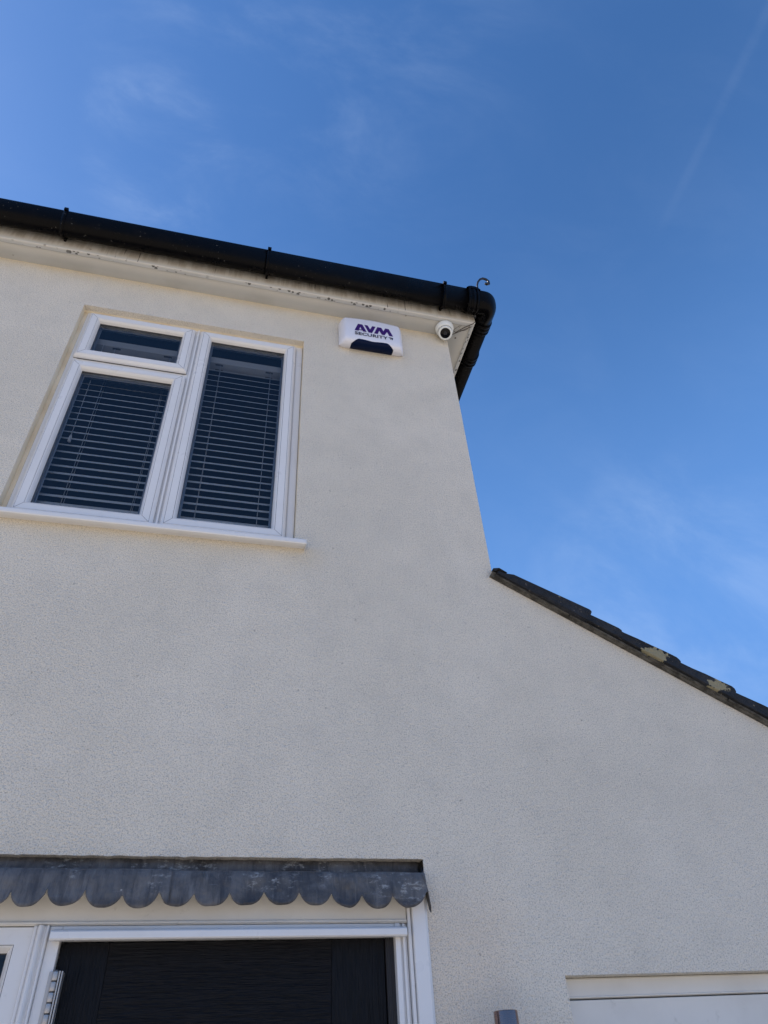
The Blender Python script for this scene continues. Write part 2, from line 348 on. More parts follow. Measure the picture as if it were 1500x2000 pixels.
# ================================================================ the house
house = thing('house', 'pale rendered house with black gutter, white windows and a lower tiled side roof', 'house', (0, 0, 0))
XC = 1.12; ZS = 5.245; XL = -4.6; XR = 3.9; DEP = 7.5
def roofz(x): return 3.435 - 0.5615 * (x - XC)
WIN = (-0.922, 0.243, 3.47, 4.940); DOOR = (-1.75, 0.692, 0.0, 2.254); GAR = (1.105, 3.55, 0.0, 1.938)
w = MB()
def ragged(x0, x1, z, amp, n, seed):                        # a trowelled edge of broken render
    out = []
    for i in range(n + 1):
        x = x0 + (x1 - x0) * i / n; e = noise.noise(Vector((x * 38, seed, 0))) ; f = noise.noise(Vector((x * 120, seed + 9, 0)))
        out.append((x, z + amp * (-max(0, e) ** 1.5 * 1.2 + 0.35 * f)))
    return out
dn = 150
dedge = ragged(DOOR[0], DOOR[1], DOOR[3], 0.0045, dn, 3.3)
def quad(x0, x1, z0, z1): w.add([(x0, 0, z0), (x1, 0, z0), (x1, 0, z1), (x0, 0, z1)], [(0, 1, 2, 3)])
quad(XL, DOOR[0], 0, 3.0); quad(XL, WIN[0], 3.0, 5.4)
w.add([(x, 0, z) for x, z in dedge] + [(DOOR[1], 0, 3.0), (WIN[1], 0, 3.0), (WIN[0], 0, 3.0), (DOOR[0], 0, 3.0)], [list(range(dn + 5))])
quad(WIN[0], WIN[1], 3.0, WIN[2]); quad(WIN[0], WIN[1], WIN[3], 5.4)
quad(WIN[1], DOOR[1], 3.0, 5.4)
w.add([(XC, 0, roofz(XC)), (XC, 0, 5.4), (DOOR[1], 0, 5.4), (DOOR[1], 0, 3.0), (DOOR[1], 0, DOOR[3]), (DOOR[1], 0, 0), (GAR[0], 0, 0), (GAR[0], 0, GAR[3]), (XC, 0, GAR[3])], [list(range(9))])
w.add([(XC, 0, GAR[3]), (GAR[1], 0, GAR[3]), (GAR[1], 0, roofz(GAR[1])), (XC, 0, roofz(XC))], [(0, 1, 2, 3)])
w.add([(GAR[1], 0, 0), (XR, 0, 0), (XR, 0, roofz(XR)), (GAR[1], 0, roofz(GAR[1])), (GAR[1], 0, GAR[3])], [(0, 1, 2, 3, 4)])
# side and back walls of the tall block, and of the garage
w.add([(XC, 0, roofz(XC)), (XC, DEP, roofz(XC)), (XC, DEP, 5.4), (XC, 0, 5.4)], [(0, 1, 2, 3)])
w.add([(XL, 0, 0), (XL, DEP, 0), (XL, DEP, 5.4), (XL, 0, 5.4)], [(0, 1, 2, 3)])
w.add([(XL, DEP, 0), (XC, DEP, 0), (XC, DEP, 5.4), (XL, DEP, 5.4)], [(0, 1, 2, 3)])
w.add([(XR, 0, 0), (XR, DEP, 0), (XR, DEP, roofz(XR)), (XR, 0, roofz(XR))], [(0, 1, 2, 3)])
w.add([(XC, DEP, 0), (XR, DEP, 0), (XR, DEP, roofz(XR)), (XC, DEP, roofz(XC))], [(0, 1, 2, 3)])
# thickness of the render above the lead, and the garage reveal
o0 = len(w.v)
w.add([(x, 0, z) for x, z in dedge] + [(x, 0.045, z + 0.001) for x, z in dedge], [(i, i + 1, dn + 2 + i, dn + 1 + i) for i in range(dn)])
gx = GAR
w.add([(gx[0], 0, gx[3]), (gx[1], 0, gx[3]), (gx[1], .09, gx[3]), (gx[0], .09, gx[3])], [(0, 1, 2, 3)])
w.add([(gx[0], 0, 0), (gx[0], 0, gx[3]), (gx[0], .09, gx[3]), (gx[0], .09, 0)], [(0, 1, 2, 3)])
w.add([(gx[1], 0, 0), (gx[1], 0, gx[3]), (gx[1], .09, gx[3]), (gx[1], .09, 0)], [(0, 1, 2, 3)])
wall = w.build('wall', M_REND, house, recalc=False)

rv = MB(); x0, x1, z0, z1 = WIN
ry = 0.062
rv.add([(x0, 0, z0), (x0, 0, z1), (x0, ry, z1), (x0, ry, z0)], [(0, 1, 2, 3)])
rv.add([(x1, 0, z0), (x1, 0, z1), (x1, ry, z1), (x1, ry, z0)], [(0, 1, 2, 3)])
rv.add([(x0, 0, z1), (x1, 0, z1), (x1, ry, z1), (x0, ry, z1)], [(0, 1, 2, 3)], 1)
rv.add([(x0, .0465, z0), (-.9055, .0465, z0), (-.9055, .0465, z1), (x0, .0465, z1)], [(0, 1, 2, 3)])
rv.add([(x0, .034, z1), (x1, .034, z1), (x1, .0445, z1 - .006), (x0, .0445, z1 - .006)], [(0, 1, 2, 3)])
rv.add([(x0, 0.0, z0), (x1, 0.0, z0), (x1, ry, z0), (x0, ry, z0)], [(0, 1, 2, 3)])
rv.build('window_reveal', [M_REVEAL, M_REND], house, recalc=False)

# dark room behind the window and the hall behind the side light
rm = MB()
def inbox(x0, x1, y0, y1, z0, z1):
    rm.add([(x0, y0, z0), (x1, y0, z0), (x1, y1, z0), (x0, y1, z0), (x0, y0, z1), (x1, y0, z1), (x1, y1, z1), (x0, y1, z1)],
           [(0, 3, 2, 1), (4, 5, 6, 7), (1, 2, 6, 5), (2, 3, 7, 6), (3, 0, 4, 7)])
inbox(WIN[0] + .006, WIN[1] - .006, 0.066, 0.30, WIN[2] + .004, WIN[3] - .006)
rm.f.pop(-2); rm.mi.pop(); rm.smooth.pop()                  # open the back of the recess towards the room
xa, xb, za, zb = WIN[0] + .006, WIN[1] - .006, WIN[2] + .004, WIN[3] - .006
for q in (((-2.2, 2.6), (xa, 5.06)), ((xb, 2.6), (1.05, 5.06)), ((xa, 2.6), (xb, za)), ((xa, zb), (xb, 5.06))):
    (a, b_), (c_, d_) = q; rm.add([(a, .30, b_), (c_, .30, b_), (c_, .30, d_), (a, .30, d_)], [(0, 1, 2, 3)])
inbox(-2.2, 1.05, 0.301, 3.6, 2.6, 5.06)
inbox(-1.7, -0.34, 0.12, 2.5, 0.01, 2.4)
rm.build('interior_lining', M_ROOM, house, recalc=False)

# eaves
YF = -0.120; XF = XC + 0.150
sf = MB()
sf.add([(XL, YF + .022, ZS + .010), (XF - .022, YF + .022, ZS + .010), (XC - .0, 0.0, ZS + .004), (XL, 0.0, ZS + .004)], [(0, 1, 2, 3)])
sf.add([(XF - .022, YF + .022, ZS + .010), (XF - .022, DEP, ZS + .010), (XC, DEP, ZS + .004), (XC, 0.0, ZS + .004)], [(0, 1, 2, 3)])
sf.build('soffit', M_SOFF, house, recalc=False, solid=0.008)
jt = MB()                                                   # mitre joint of the soffit boards
d_ = Vector((XF - XC - .02, YF + .02, 0)); p_ = Vector((-d_.y, d_.x, 0)).normalized() * 0.0022
jt.add([Vector((XC, 0, ZS - .0055)) - p_, Vector((XC, 0, ZS - .0055)) + p_, Vector((XC, 0, ZS - .0055)) + d_ + p_, Vector((XC, 0, ZS - .0055)) + d_ - p_], [(0, 1, 2, 3)])
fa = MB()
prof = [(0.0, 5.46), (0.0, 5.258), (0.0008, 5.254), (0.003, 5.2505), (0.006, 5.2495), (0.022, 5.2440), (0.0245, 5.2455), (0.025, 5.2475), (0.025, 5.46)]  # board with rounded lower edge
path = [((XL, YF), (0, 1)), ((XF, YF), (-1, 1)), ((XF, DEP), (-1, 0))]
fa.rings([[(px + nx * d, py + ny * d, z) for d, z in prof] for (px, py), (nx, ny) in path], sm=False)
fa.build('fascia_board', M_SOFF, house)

# half-round deep gutter running along the front and back round the corner
GR, GD, GZ = 0.064, 0.115, 5.398
YG = YF - 0.006 - GR; XG = XF + 0.006 + GR
def gsec(r, d, n=22, rim=True):
    pts = [(r * math.cos(math.pi + math.pi * i / n), d * math.sin(math.pi + math.pi * i / n)) for i in range(n + 1)]
    t = 0.0035
    inner = [((r - t) * math.cos(math.pi + math.pi * i / n), (d - t) * math.sin(math.pi + math.pi * i / n)) for i in range(n, -1, -1)]
    return [(-r - .003, .0), (-r - .003, .006)][::-1][:0] + pts + [(r, .008), (r - t - .002, .008)] + inner + [(-r + t + .002, .008), (-r, .008)]
def gut_run(mb, p0, p1, outward, r=GR, d=GD, n=2, lift=0.0):
    """gutter section swept from p0 to p1 (xy); outward = unit xy vector towards the street side"""
    sec = gsec(r, d); rs = []
    for k in range(n):
        t = k / (n - 1); x = p0[0] + (p1[0] - p0[0]) * t; y = p0[1] + (p1[1] - p0[1]) * t
        rs.append([(x + outward[0] * u, y + outward[1] * u, GZ + v + lift) for u, v in sec])
    mb.rings(rs)
gu = MB()
gut_run(gu, (XL, YG), (XG - 0.10, YG), (0, -1)); gutter = gu.build('gutter', M_BLACK, house)
gs = MB(); gut_run(gs, (XG, YG + 0.10), (XG, DEP), (1, 0)); side_gutter = gs.build('gutter', M_BLACK, house)
gc = MB(); sec = gsec(GR + .003, GD + .003); rs = []
RB = 0.034                                                  # bend: centre-line arc of the corner piece
arc = [(XG - 0.135, YG, 0)] + [(XG - RB + RB * math.sin(a), YG + RB - RB * math.cos(a), a) for a in [R(q) for q in range(0, 91, 9)]] + [(XG, YG + 0.135, R(90))]
for x, y, a in arc:
    ox, oy = math.sin(a), -math.cos(a)
    rs.append([(x + ox * max(u, -RB + .004) if 0 < a < R(90) else x + ox * u, y + oy * max(u, -RB + .004) if 0 < a < R(90) else y + oy * u, GZ + v) for u, v in sec])
gc.rings(rs); gutter_corner = gc.build('gutter_corner', M_BLACK, house)
for px in (-1.098, -0.005, 1.050, -2.19, -3.28):
    m = MB(); gut_run(m, (px - .010, YG), (px + .010, YG), (0, -1), GR + .005, GD + .005)
    m.box(px - .010, px + .010, YG - GR - .012, YG - GR + .004, GZ + .0, GZ + .020)
    m.box(px - .006, px + .006, YF - .010, YF - .001, GZ - .080, GZ + .01)      # back leg screwed to the fascia
    m.add([(px - .004, YF - .001, 5.325), (px + .004, YF - .001, 5.325), (px + .007, YF - .030, GZ - GD + .012), (px - .007, YF - .030, GZ - GD + .012),
           (px - .005, YF - .001, 5.350), (px + .005, YF - .001, 5.350), (px + .007, YF - .030, GZ - GD + .03), (px - .007, YF - .030, GZ - GD + .03)],
          [(0, 3, 2, 1), (4, 5, 6, 7), (0, 1, 5, 4), (1, 2, 6, 5), (2, 3, 7, 6), (3, 0, 4, 7)])
    m.build('gutter_bracket', M_BLACK, gutter)
def union(par, at, axis):                                   # seal joint: proud band with a raised clip on the rim
    m = MB()
    for a, b, e in ((-.034, .034, .0055), (-.030, -.020, .0085), (.020, .030, .0085), (-.006, .006, .0085)):
        if axis == 'x': gut_run(m, (at + a, YG), (at + b, YG), (0, -1), GR + e, GD + e)
        else: gut_run(m, (XG, at + a), (XG, at + b), (1, 0), GR + e, GD + e)
    pts = [(-.045, 0), (-.03, .018), (-.012, .026), (.012, .026), (.03, .018), (.045, 0)]
    if axis == 'x':
        m.rings([[(at + u, YG - GR - o, GZ + .006 + v) for u, v in pts] for o in (-.006, .009)], sm=False)
    else:
        m.rings([[(XG + GR + o, at + u * .6, GZ - .004 + v * .6) for u, v in pts] for o in (-.006, .014)], sm=False)
    return m.build('gutter_union', M_BLACK, par)
union(gutter, 1.232, 'x'); union(side_gutter, -0.055, 'y')
union(side_gutter, 0.19, 'y')

# main roof: hipped, mostly out of sight above the eaves
mr = MB(); ex0, ex1, ey0, ey1, ez = XL - .1, XF + .035, YF - .045, DEP + .1, 5.42
rx0, rx1, ry_, rz = XL + 3.4, XC - 3.4, DEP / 2, 5.42 + 3.9 * 0.62
mr.add([(ex0, ey0, ez), (ex1, ey0, ez), (ex1, ey1, ez), (ex0, ey1, ez), (rx0 + .3, ry_, rz), (rx1 + .3, ry_, rz)],
       [(0, 1, 5, 4), (1, 2, 5), (2, 3, 4, 5), (3, 0, 4), (0, 3, 2, 1)])
mr.build('roof', M_ROOF, house, solid=0.02)

# ---------------------------------------------------------------- garage roof with verge tiles
ang = math.atan(0.5615); dirv = Vector((math.cos(ang), 0, -math.sin(ang))); nrm = Vector((math.sin(ang), 0, math.cos(ang)))
org = Vector((XC, 0, 3.435))
def on(s_, h, y): p = org + dirv * s_ + nrm * h; return (p.x, y, p.z)
xs_end = [1.519, 1.650, 1.882, 2.098, 2.325, 2.56, 2.80, 3.04, 3.28, 3.52, 3.76, 4.0]
und = MB(); nseg = 140; L = 3.25                            # mortar bedding and undercloak
low = [0.004 * noise.noise(Vector((i * .31, 5, 0))) for i in range(nseg + 1)]
fr = [0.006 * noise.noise(Vector((i * .23, 1, 7))) for i in range(nseg + 1)]
und.rings([[on(L * i / nseg, -.036 + low[i], -.014 + fr[i]), on(L * i / nseg, -.014 + low[i] * .4, -.020 + fr[i]), on(L * i / nseg, -.014, .02), on(L * i / nseg, -.036, .001)] for i in range(nseg + 1)], sm=False)
und.build('verge_mortar', M_MORTAR, house)
cl = MB()
for a in range(0, 9):
    s0, s1 = .02 + a * .36, .02 + a * .36 + .352; dz = random.uniform(-.002, .002)
    cl.rings([[on(s_, -.032 + dz, -.027 - random.uniform(0, .004)), on(s_, -.024 + dz, -.027), on(s_, -.024 + dz, -.002), on(s_, -.032 + dz, -.002)] for s_ in [s0 + (s1 - s0) * k / 8 for k in range(9)]], sm=False)
cl.build('undercloak', M_MORTAR, house)
tl = MB(); prev = 0.02
for i, xe in enumerate(xs_end):
    s1 = (xe - XC) / math.cos(ang); s0 = max(0.012, s1 - (0.44 if i == 0 else 0.40))
    lift = 0.030 if i else 0.035; off = (-.031, -.046)[i] if i < 2 else -.036
    # slab tilted so that its lower end rides on the next course
    def pt(s_, h, y):
        t = (s_ - s0) / (s1 - s0); return on(s_, (h + off + .009 + lift * t) if h > .01 else h - .025, y)
    fill = [(s0 + (s1 - s0) * q, .0015) for q in (.2, .35, .5, .65, .8)]; top = [(s1 - (s1 - s0) * q, .0355) for q in (.2, .35, .5, .65, .8)]
    base = [(s0, .004), (s0 + .03, .002)] + fill + [(s1 - .004, .002), (s1, .008), (s1 - .001, .020), (s1 - .008, .030), (s1 - .022, .036)] + top + [(s0 + .04, .034), (s0 + .012, .030), (s0, .018)]
    if i == 0: base = [(s0, .0), (s0 + .03, -.001), (s1 - .01, -.004), (s1, .006), (s1 + .001, .022), (s1 - .003, .030), (s1 - .012, .034), (s0 + .07, .030), (s0 + .030, .012), (s0 + .006, .012)]
    ys = [-.037 - random.uniform(0, .004), -.032, .02, .3, 1.0, 3.0, DEP]
    rs = []
    for k, y in enumerate(ys):
        sh = .0 if k else .004
        cs = sum(b[0] for b in base) / len(base); ch = sum(b[1] for b in base) / len(base)
        rs.append([pt(cs + (b[0] - cs) * (1 - sh * 1.5) + .003 * noise.noise(Vector((b[0] * 40, b[1] * 90, k + i))), ch + (b[1] - ch) * (0.86 if k == 0 else 1) + .0025 * noise.noise(Vector((b[0] * 30, k, i))), y + .004 * noise.noise(Vector((b[0] * 20, b[1] * 50, i)))) for b in base])
    tl.rings(rs, sm=False)
tiles = tl.build('garage_roof_tiles', M_TILE, house, bevel=0.0025)
rd = MB(); rd.rings([[on(0, -.024, y), on(3.2, -.024, y), on(3.2, -.04, y), on(0, -.04, y)] for y in (0.15, DEP)], sm=False)
rd.build('roof_deck', M_MORTAR, house)
fl = MB()                                                   # lead soaker where the verge meets the wall
fl.add([on(-.002, -.012, -.036), on(.020, .002, -.041), on(.060, .000, -.041), on(.03, .006, .0), on(-.002, .002, .0), on(.01, -.024, -.040)], [(0, 5, 1), (0, 1, 2, 3, 4)])
fl.build('roof_soaker', M_TILE, house, solid=0.004)

# ---------------------------------------------------------------- upstairs window
def part_window(name, parent, x0, x1, z0, z1, y, wd=.05):
    m = MB(); frame_ring(m, x0, x1, z0, z1, [(0, y + .06), (0, y), (wd, y), (wd, y + .06), (0, y + .06)]); return m
WY = 0.045
wf = MB()
frame_ring(wf, -0.905, 0.241, 3.486, 4.937, [(0, .11), (0, WY), (.006, WY - .001), (.030, WY - .001), (.045, WY + .006), (.052, WY + .006), (.052, .11), (0, .11)])
wf.box(-0.356, -0.302, WY, .105, 3.52, 4.90)                # mullion
wf.box(-0.333, -0.324, WY - .010, WY + .001, 3.495, 4.930)     # raised centre rib of the mullion
wf.box(-0.880, -0.356, WY + .0015, .104, 4.495, 4.552)      # transom
window = wf.build('window', M_UPVC, house, bevel=0.0015)
SP = [(0, .052), (0, .040), (0, .033), (.003, .028), (.012, .0195), (.015, .0185), (.0153, .0205), (.0163, .0205), (.0166, .0185), (.046, .0185), (.0463, .0215), (.0475, .0215), (.0478, .019),
      (.052, .021), (.058, .030), (.062, .042), (.0635, .045), (.0635, .052)]
SM = [1, 0, 0, 0, 0, 0, 1, 0, 0, 0, 1, 0, 0, 0, 0, 1, 1]  # first segment is dark: shadow line at the sash edge put into the colour
def sash(x0, x1, z0, z1):
    m = MB(); frame_ring(m, x0, x1, z0, z1, SP, SM)
    g = MB(); d = .060; g.add([(x0 + d, .047, z0 + d), (x1 - d, .047, z0 + d), (x1 - d, .047, z1 - d), (x0 + d, .047, z1 - d)], [(0, 1, 2, 3)])
    g.build('glass_pane', M_GLASS, window, recalc=False)
    s = MB(); frame_ring(s, x0 + .064, x1 - .064, z0 + .064, z1 - .064, [(0, .066), (0, .050), (.003, .050), (.003, .066)], None); s.v = s.v
    frame_ring(s, x0 + .064, x1 - .064, z0 + .064, z1 - .064, [(.003, .066), (.009, .0665)])
    s.build('glazing_spacer', [M_SPACER], window)
    mm = m                                                  # hairline welds at the mitred corners
    for cx, cz, sx, sz in ((x0, z0, 1, 1), (x1, z0, -1, 1), (x1, z1, -1, -1), (x0, z1, 1, -1)):
        a, b_ = .017, .046; t = .0005
        mm.add([(cx + sx * (a - t), .0182, cz + sz * (a + t)), (cx + sx * (a + t), .0182, cz + sz * (a - t)), (cx + sx * (b_ + t), .0182, cz + sz * (b_ - t)), (cx + sx * (b_ - t), .0182, cz + sz * (b_ + t))], [(0, 1, 2, 3)], 1)
    m.build('sash', [M_UPVC, M_GASK_SHADOW], window, recalc=True)
sash(-0.888, -0.345, 4.540, 4.915)
sash(-0.886, -0.342, 3.508, 4.508)
sash(-0.315, 0.203, 3.510, 4.915)
si = MB(); 
sprof = [(.045, 3.492), (-.004, 3.486), (-.044, 3.469), (-.049, 3.465), (-.050, 3.460), (-.050, 3.446), (-.047, 3.442), (-.030, 3.442), (-.030, 3.450), (.045, 3.455)]
si.rings([[(x, y, z) for y, z in sprof] for x in (-0.955, 0.283)], sm=False)
si.box(.2832, .286, -.0512, .0, 3.4405, 3.4665)
si.build('sill', M_UPVC, window, bevel=0.001)

# venetian blind inside the room
blind = thing('venetian_blind', 'white venetian blind with open slats hanging behind the upstairs window', 'blind', (-0.33, 0.13, 4.80))
hr = MB(); hr.box(-0.88, 0.205, .100, .158, 4.752, 4.800)
hr.build('headrail', M_HEAD, blind, bevel=.002)
for bx in (-0.72, -0.46, -0.19, 0.08):
    
    for ya, yb in ((.106, .116), (.142, .150)): m = MB(); m.box(bx - .028, bx + .012, ya, yb, 4.7485, 4.7515); m.build('cord_guide', M_GASK_SHADOW, blind)
sl = MB(); tilt = R(54); k = 0; z = 4.722; W_ = .041
while z > 3.53:
    tt = tilt + R(0.6) * math.sin(k * 1.7)
    dy, dz = math.cos(tt) * W_ / 2, math.sin(tt) * W_ / 2
    rows = []
    for q in range(5):                                      # slightly crowned slat
        u = (q - 2) / 2; cr = .0012 * (1 - u * u)
        rows.append((.128 + dy * u - math.sin(tt) * cr, z + dz * u + math.cos(tt) * cr))
    sag = random.uniform(-.0008, .0008)
    sl.rings([[(x, y, zz + (sag if x < 0 else -sag)) for y, zz in rows] for x in (-0.872, -0.33, 0.198)], closed=False, caps=False)
    z -= .0443; k += 1
sl.build('slats', M_SLAT, blind, recalc=False, weld=False)
br = MB(); br.box(-.872, .198, .112, .146, 3.500, 3.516); br.build('bottom_rail', M_SLAT, blind, bevel=.002)
cd_ = MB()
for cx in (-0.735, -0.455, -0.190, 0.080):
    for yy in (.112, .146): cd_.tube([(cx, yy, 4.752), (cx + .002, yy, 4.1), (cx, yy, 3.51)], .0011, 6)
cd_.build('ladder_cord', M_CORD, blind)
wd = MB(); wd.tube([(-.79, .092, 4.75), (-.785, .088, 4.2), (-.783, .088, 4.04)], .0014, 6); wd.rings([[(-.783 + r * math.cos(a), .088 + r * math.sin(a), z) for a in [math.pi * 2 * i / 10 for i in range(10)]] for z, r in ((4.045, .002), (4.03, .006), (4.0, .008), (3.995, .003))])
wd.build('pull_cord', M_CORD, blind)

# ---------------------------------------------------------------- front door, side light, trims
dr = MB()
dr.box(-0.3285, -0.205, .032, .07, 0.03, 2.044, 1)          # hinge stile
dr.box(-0.205, 0.4055, .0335, .07, 0.03, 2.044, 0)           # body
dr.box(0.4055, 0.561, .032, .07, 0.03, 2.044, 1)             # lock stile
door = dr.build('front_door', [M_DOORH, M_DOORV], house, bevel=.0012)
ds = MB(); ds.box(0.564, 0.5885, .024, .065, 0.03, 2.046); ds.box(0.568, 0.571, .0215, .0245, .03, 2.046); ds.box(0.5775, 0.580, .0215, .0245, .03, 2.046)
ds.build('weather_strip', M_DTRIM, door, bevel=.0008)
df = MB()
df.box(0.589, 0.627, .012, .10, 0, 2.078)                   # right jamb
df.box(0.589, 0.604, .000, .012, 0, 2.078); df.box(0.612, 0.620, .004, .012, 0, 2.078)
df.box(-0.3625, -0.3315, .004, .10, 0, 2.078)                # left jamb
df.box(-0.3315, 0.589, .006, .10, 2.047, 2.0785)             # head
df.build('door_frame', M_UPVC, door, bevel=.0018)
db = MB()
dpf = [(.006, 2.066), (-.010, 2.067), (-.030, 2.0625), (-.034, 2.058), (-.034, 2.043), (-.030, 2.0395), (-.012, 2.0395), (-.012, 2.044), (.006, 2.046)]
db.rings([[(x, y, z) for y, z in dpf] for x in (-0.354, 0.617)], sm=False); db.build('rain_deflector', M_UPVC, door, bevel=.001)
def hinge(zt, h=.136):
    hm = MB(); hz = zt; step = h / 6.0
    for i in range(6):
        a0, a1 = hz - i * step - .0018, hz - (i + 1) * step + .0018
        hm.rings([[(-.3225 + .0078 * math.cos(t), -.006 + .0078 * math.sin(t), zz) for t in [2 * math.pi * q / 16 for q in range(16)]] for zz in (a0, a1)])
    hm.rings([[(-.3225 + .0055 * math.cos(t), -.006 + .0055 * math.sin(t), zz) for t in [2 * math.pi * q / 12 for q in range(12)]] for zz in (hz + .002, hz - h - .002)], mi=1)
    hm.box(-.3142, -.3105, -.010, .032, hz - h, hz); hm.box(-.3085, -.3050, -.006, .032, hz - h, hz)
    hm.box(-.3390, -.3290, .000, .008, hz - h, hz)
    hm.build('hinge', [M_HINGE, M_GASK_SHADOW], door, bevel=.0005)
hinge(1.975); hinge(1.10); hinge(0.35)
hd = MB(); hd.box(.50, .535, .026, .032, .95, 1.19); hd.tube([(.518, .03, 1.08), (.518, -.03, 1.08)], .009); hd.tube([(.518, -.028, 1.08), (.40, -.034, 1.08)], .009)
hd.build('door_handle', M_STEEL, door, bevel=.002)

mu = MB()                                                   # fluted coupling post between door and side light
fp = [(-.402, .02), (-.402, -.004), (-.3985, -.0065), (-.395, -.005), (-.3925, -.001), (-.389, -.013), (-.384, -.017), (-.379, -.013), (-.375, -.003), (-.371, -.001), (-.368, -.010), (-.3655, -.011), (-.363, -.008), (-.363, .02)]
mu.rings([[(x, y, z) for x, y in fp] for z in (0, 2.0775)], sm=False); mu.build('coupling_post', M_UPVC, door, bevel=.001)
sg = MB(); SX0, SX1 = -1.55, -0.4025
frame_ring(sg, SX0, SX1, .03, 2.0775, [(0, .09), (0, .010), (.002, .008), (.040, .008), (.0405, .010), (.0415, .010), (.042, .008), (.046, .012), (.056, .030), (.058, .034), (.058, .09)], [0, 0, 0, 0, 1, 0, 0, 0, 1, 1])
side = sg.build('side_window', [M_UPVC, M_GASK_SHADOW], house)
g2 = MB(); g2.add([(SX0 + .05, .036, .08), (SX1 - .05, .036, .08), (SX1 - .05, .036, 2.025), (SX0 + .05, .036, 2.025)], [(0, 1, 2, 3)]); g2.build('glass_pane', M_GLASS, side, recalc=False)

fb = MB()                                                   # cover board above the door
fb.box(DOOR[0], .6265, .004, .03, 2.0795, 2.153); fb.box(DOOR[0], .6265, -.004, .03, 2.1535, 2.172)
fb.rings([[(x, y, z) for y, z in ((.004, 2.0815), (-.0015, 2.0815), (-.003, 2.084), (-.002, 2.0875), (.004, 2.089))] for x in (DOOR[0], .6262)], sm=False)
fb.build('cover_board', M_CREAM, house, bevel=.0008)
pt_ = MB()                                                  # white corner trim right of the door
pt_.box(.6285, .6375, -.004, .03, 0, 2.186); pt_.box(.6375, .6405, .003, .03, 0, 2.186)
pt_.rings([[(x, y, z) for x, y in ((.6405, .03), (.6405, -.012), (.643, -.015), (.680, -.015), (.6845, -.012), (.686, -.006), (.690, -.004), (.6915, -.001), (.6915, .03))] for z in (0, 2.186)], sm=False)
pt_.build('door_trim', M_UPVC, house, bevel=.0008)

# scalloped lead flashing: two overlapping sheets
notch = [-.565, -.470, -.382, -.286, -.188, -.092, .001, .099, .195, .295, .389, .480, .571, .676]
zn = [2.149, 2.147, 2.153, 2.150, 2.144, 2.150, 2.150, 2.151, 2.155, 2.152, 2.151, 2.146, 2.142, 2.150]
for q in range(12): notch.insert(0, notch[0] - .094); zn.insert(0, 2.149)
def lead(xa, xb, lap, name, seed):
    m = MB(); nx = int((xb - xa) / .004); cols = []
    for i in range(nx + 1):
        x = xa + (xb - xa) * i / nx
        j = max(0, min(len(notch) - 2, sum(1 for q in notch if q <= x) - 1))
        t = min(1, max(0, (x - notch[j]) / (notch[j + 1] - notch[j]))); zb0 = zn[j] + (zn[j + 1] - zn[j]) * t
        u = 2 * (t ** (1 + .22 * noise.noise(Vector((j * 3.7, 9, seed))))) - 1; dip = (.040 + .005 * noise.noise(Vector((j * 5.1, 2, seed)))) * (max(0.0, 1 - abs(u) ** 2.3)) ** 0.62
        ztip = zb0 - dip + .0035 * noise.noise(Vector((x * 30, seed, 0)))
        w1 = noise.noise(Vector((x * 3.2, seed, 1))); w2 = noise.noise(Vector((x * 8, seed, 5)))
        zf = 2.207 + .0055 * w1 + .002 * w2 + (.006 * max(0, -(x + .1)) if x < -.1 else 0)
        w3 = noise.noise(Vector((x * 22, seed, 8))); yb = -.056 - lap - .007 * w2 - .003 * w3 - .006 * (1 - u * u) * (0.6 + 0.5 * noise.noise(Vector((j * 2.3, 4, seed))))
        c = [(.036 - lap * .5, 2.262), (.032 - lap * .5, 2.238), (.028 - lap * .5, zf + .010), (.006 - lap * .5, zf + .003 - lap * .1), (-.010, zf + .002), (-.030 - lap, zf), (-.040 - lap + .002 * w1, zf - .006), (-.046 - lap, zf - .022)]
        for q in range(1, 9):
            f = q / 8; zt = zf - .022; c.append((-.046 - lap + (yb + .046 + lap) * f - (.006 * w2 + .004 * w3) * math.sin(math.pi * f), zt + (ztip - zt) * f))
        cols.append([(x, y, z) for y, z in c])
    m.rings(cols, closed=False, caps=False)
    return m
l1 = lead(DOOR[0], -.066, .010, 'a', 1.0); l2 = lead(-.078, .682, 0, 'b', 2.0)
# folded return at the right-hand end, hanging down beside the trim
bk = MB(); bk.box(DOOR[0], DOOR[1] + .01, .0385, .06, 2.15, 2.275); bk.build('lintel_face', M_MORTAR, house)
l3 = MB(); yy = [-.046, -.030, -.010, .0]
l3.rings([[(.6905, 0.034, 2.250), (.690, .020, 2.205), (.6925, .0, 2.16), (.694, .0, 2.145)], [(.688, -.012, 2.211), (.689, -.014, 2.19), (.694, -.014, 2.14), (.6965, -.012, 2.110)],
          [(.680, -.030, 2.209), (.683, -.032, 2.19), (.692, -.030, 2.145), (.697, -.024, 2.100)], [(.672, -.044, 2.201), (.677, -.050, 2.185), (.686, -.048, 2.150), (.694, -.036, 2.116)]], closed=False, caps=False)
lead_o = l2.build('lead_flashing', M_LEAD, house, recalc=False, solid=.0022)
l1.build('lead_flashing', M_LEAD, house, recalc=False, solid=.0022)
l3.build('flashing_return', M_LEAD, lead_o, recalc=False, solid=.0022)

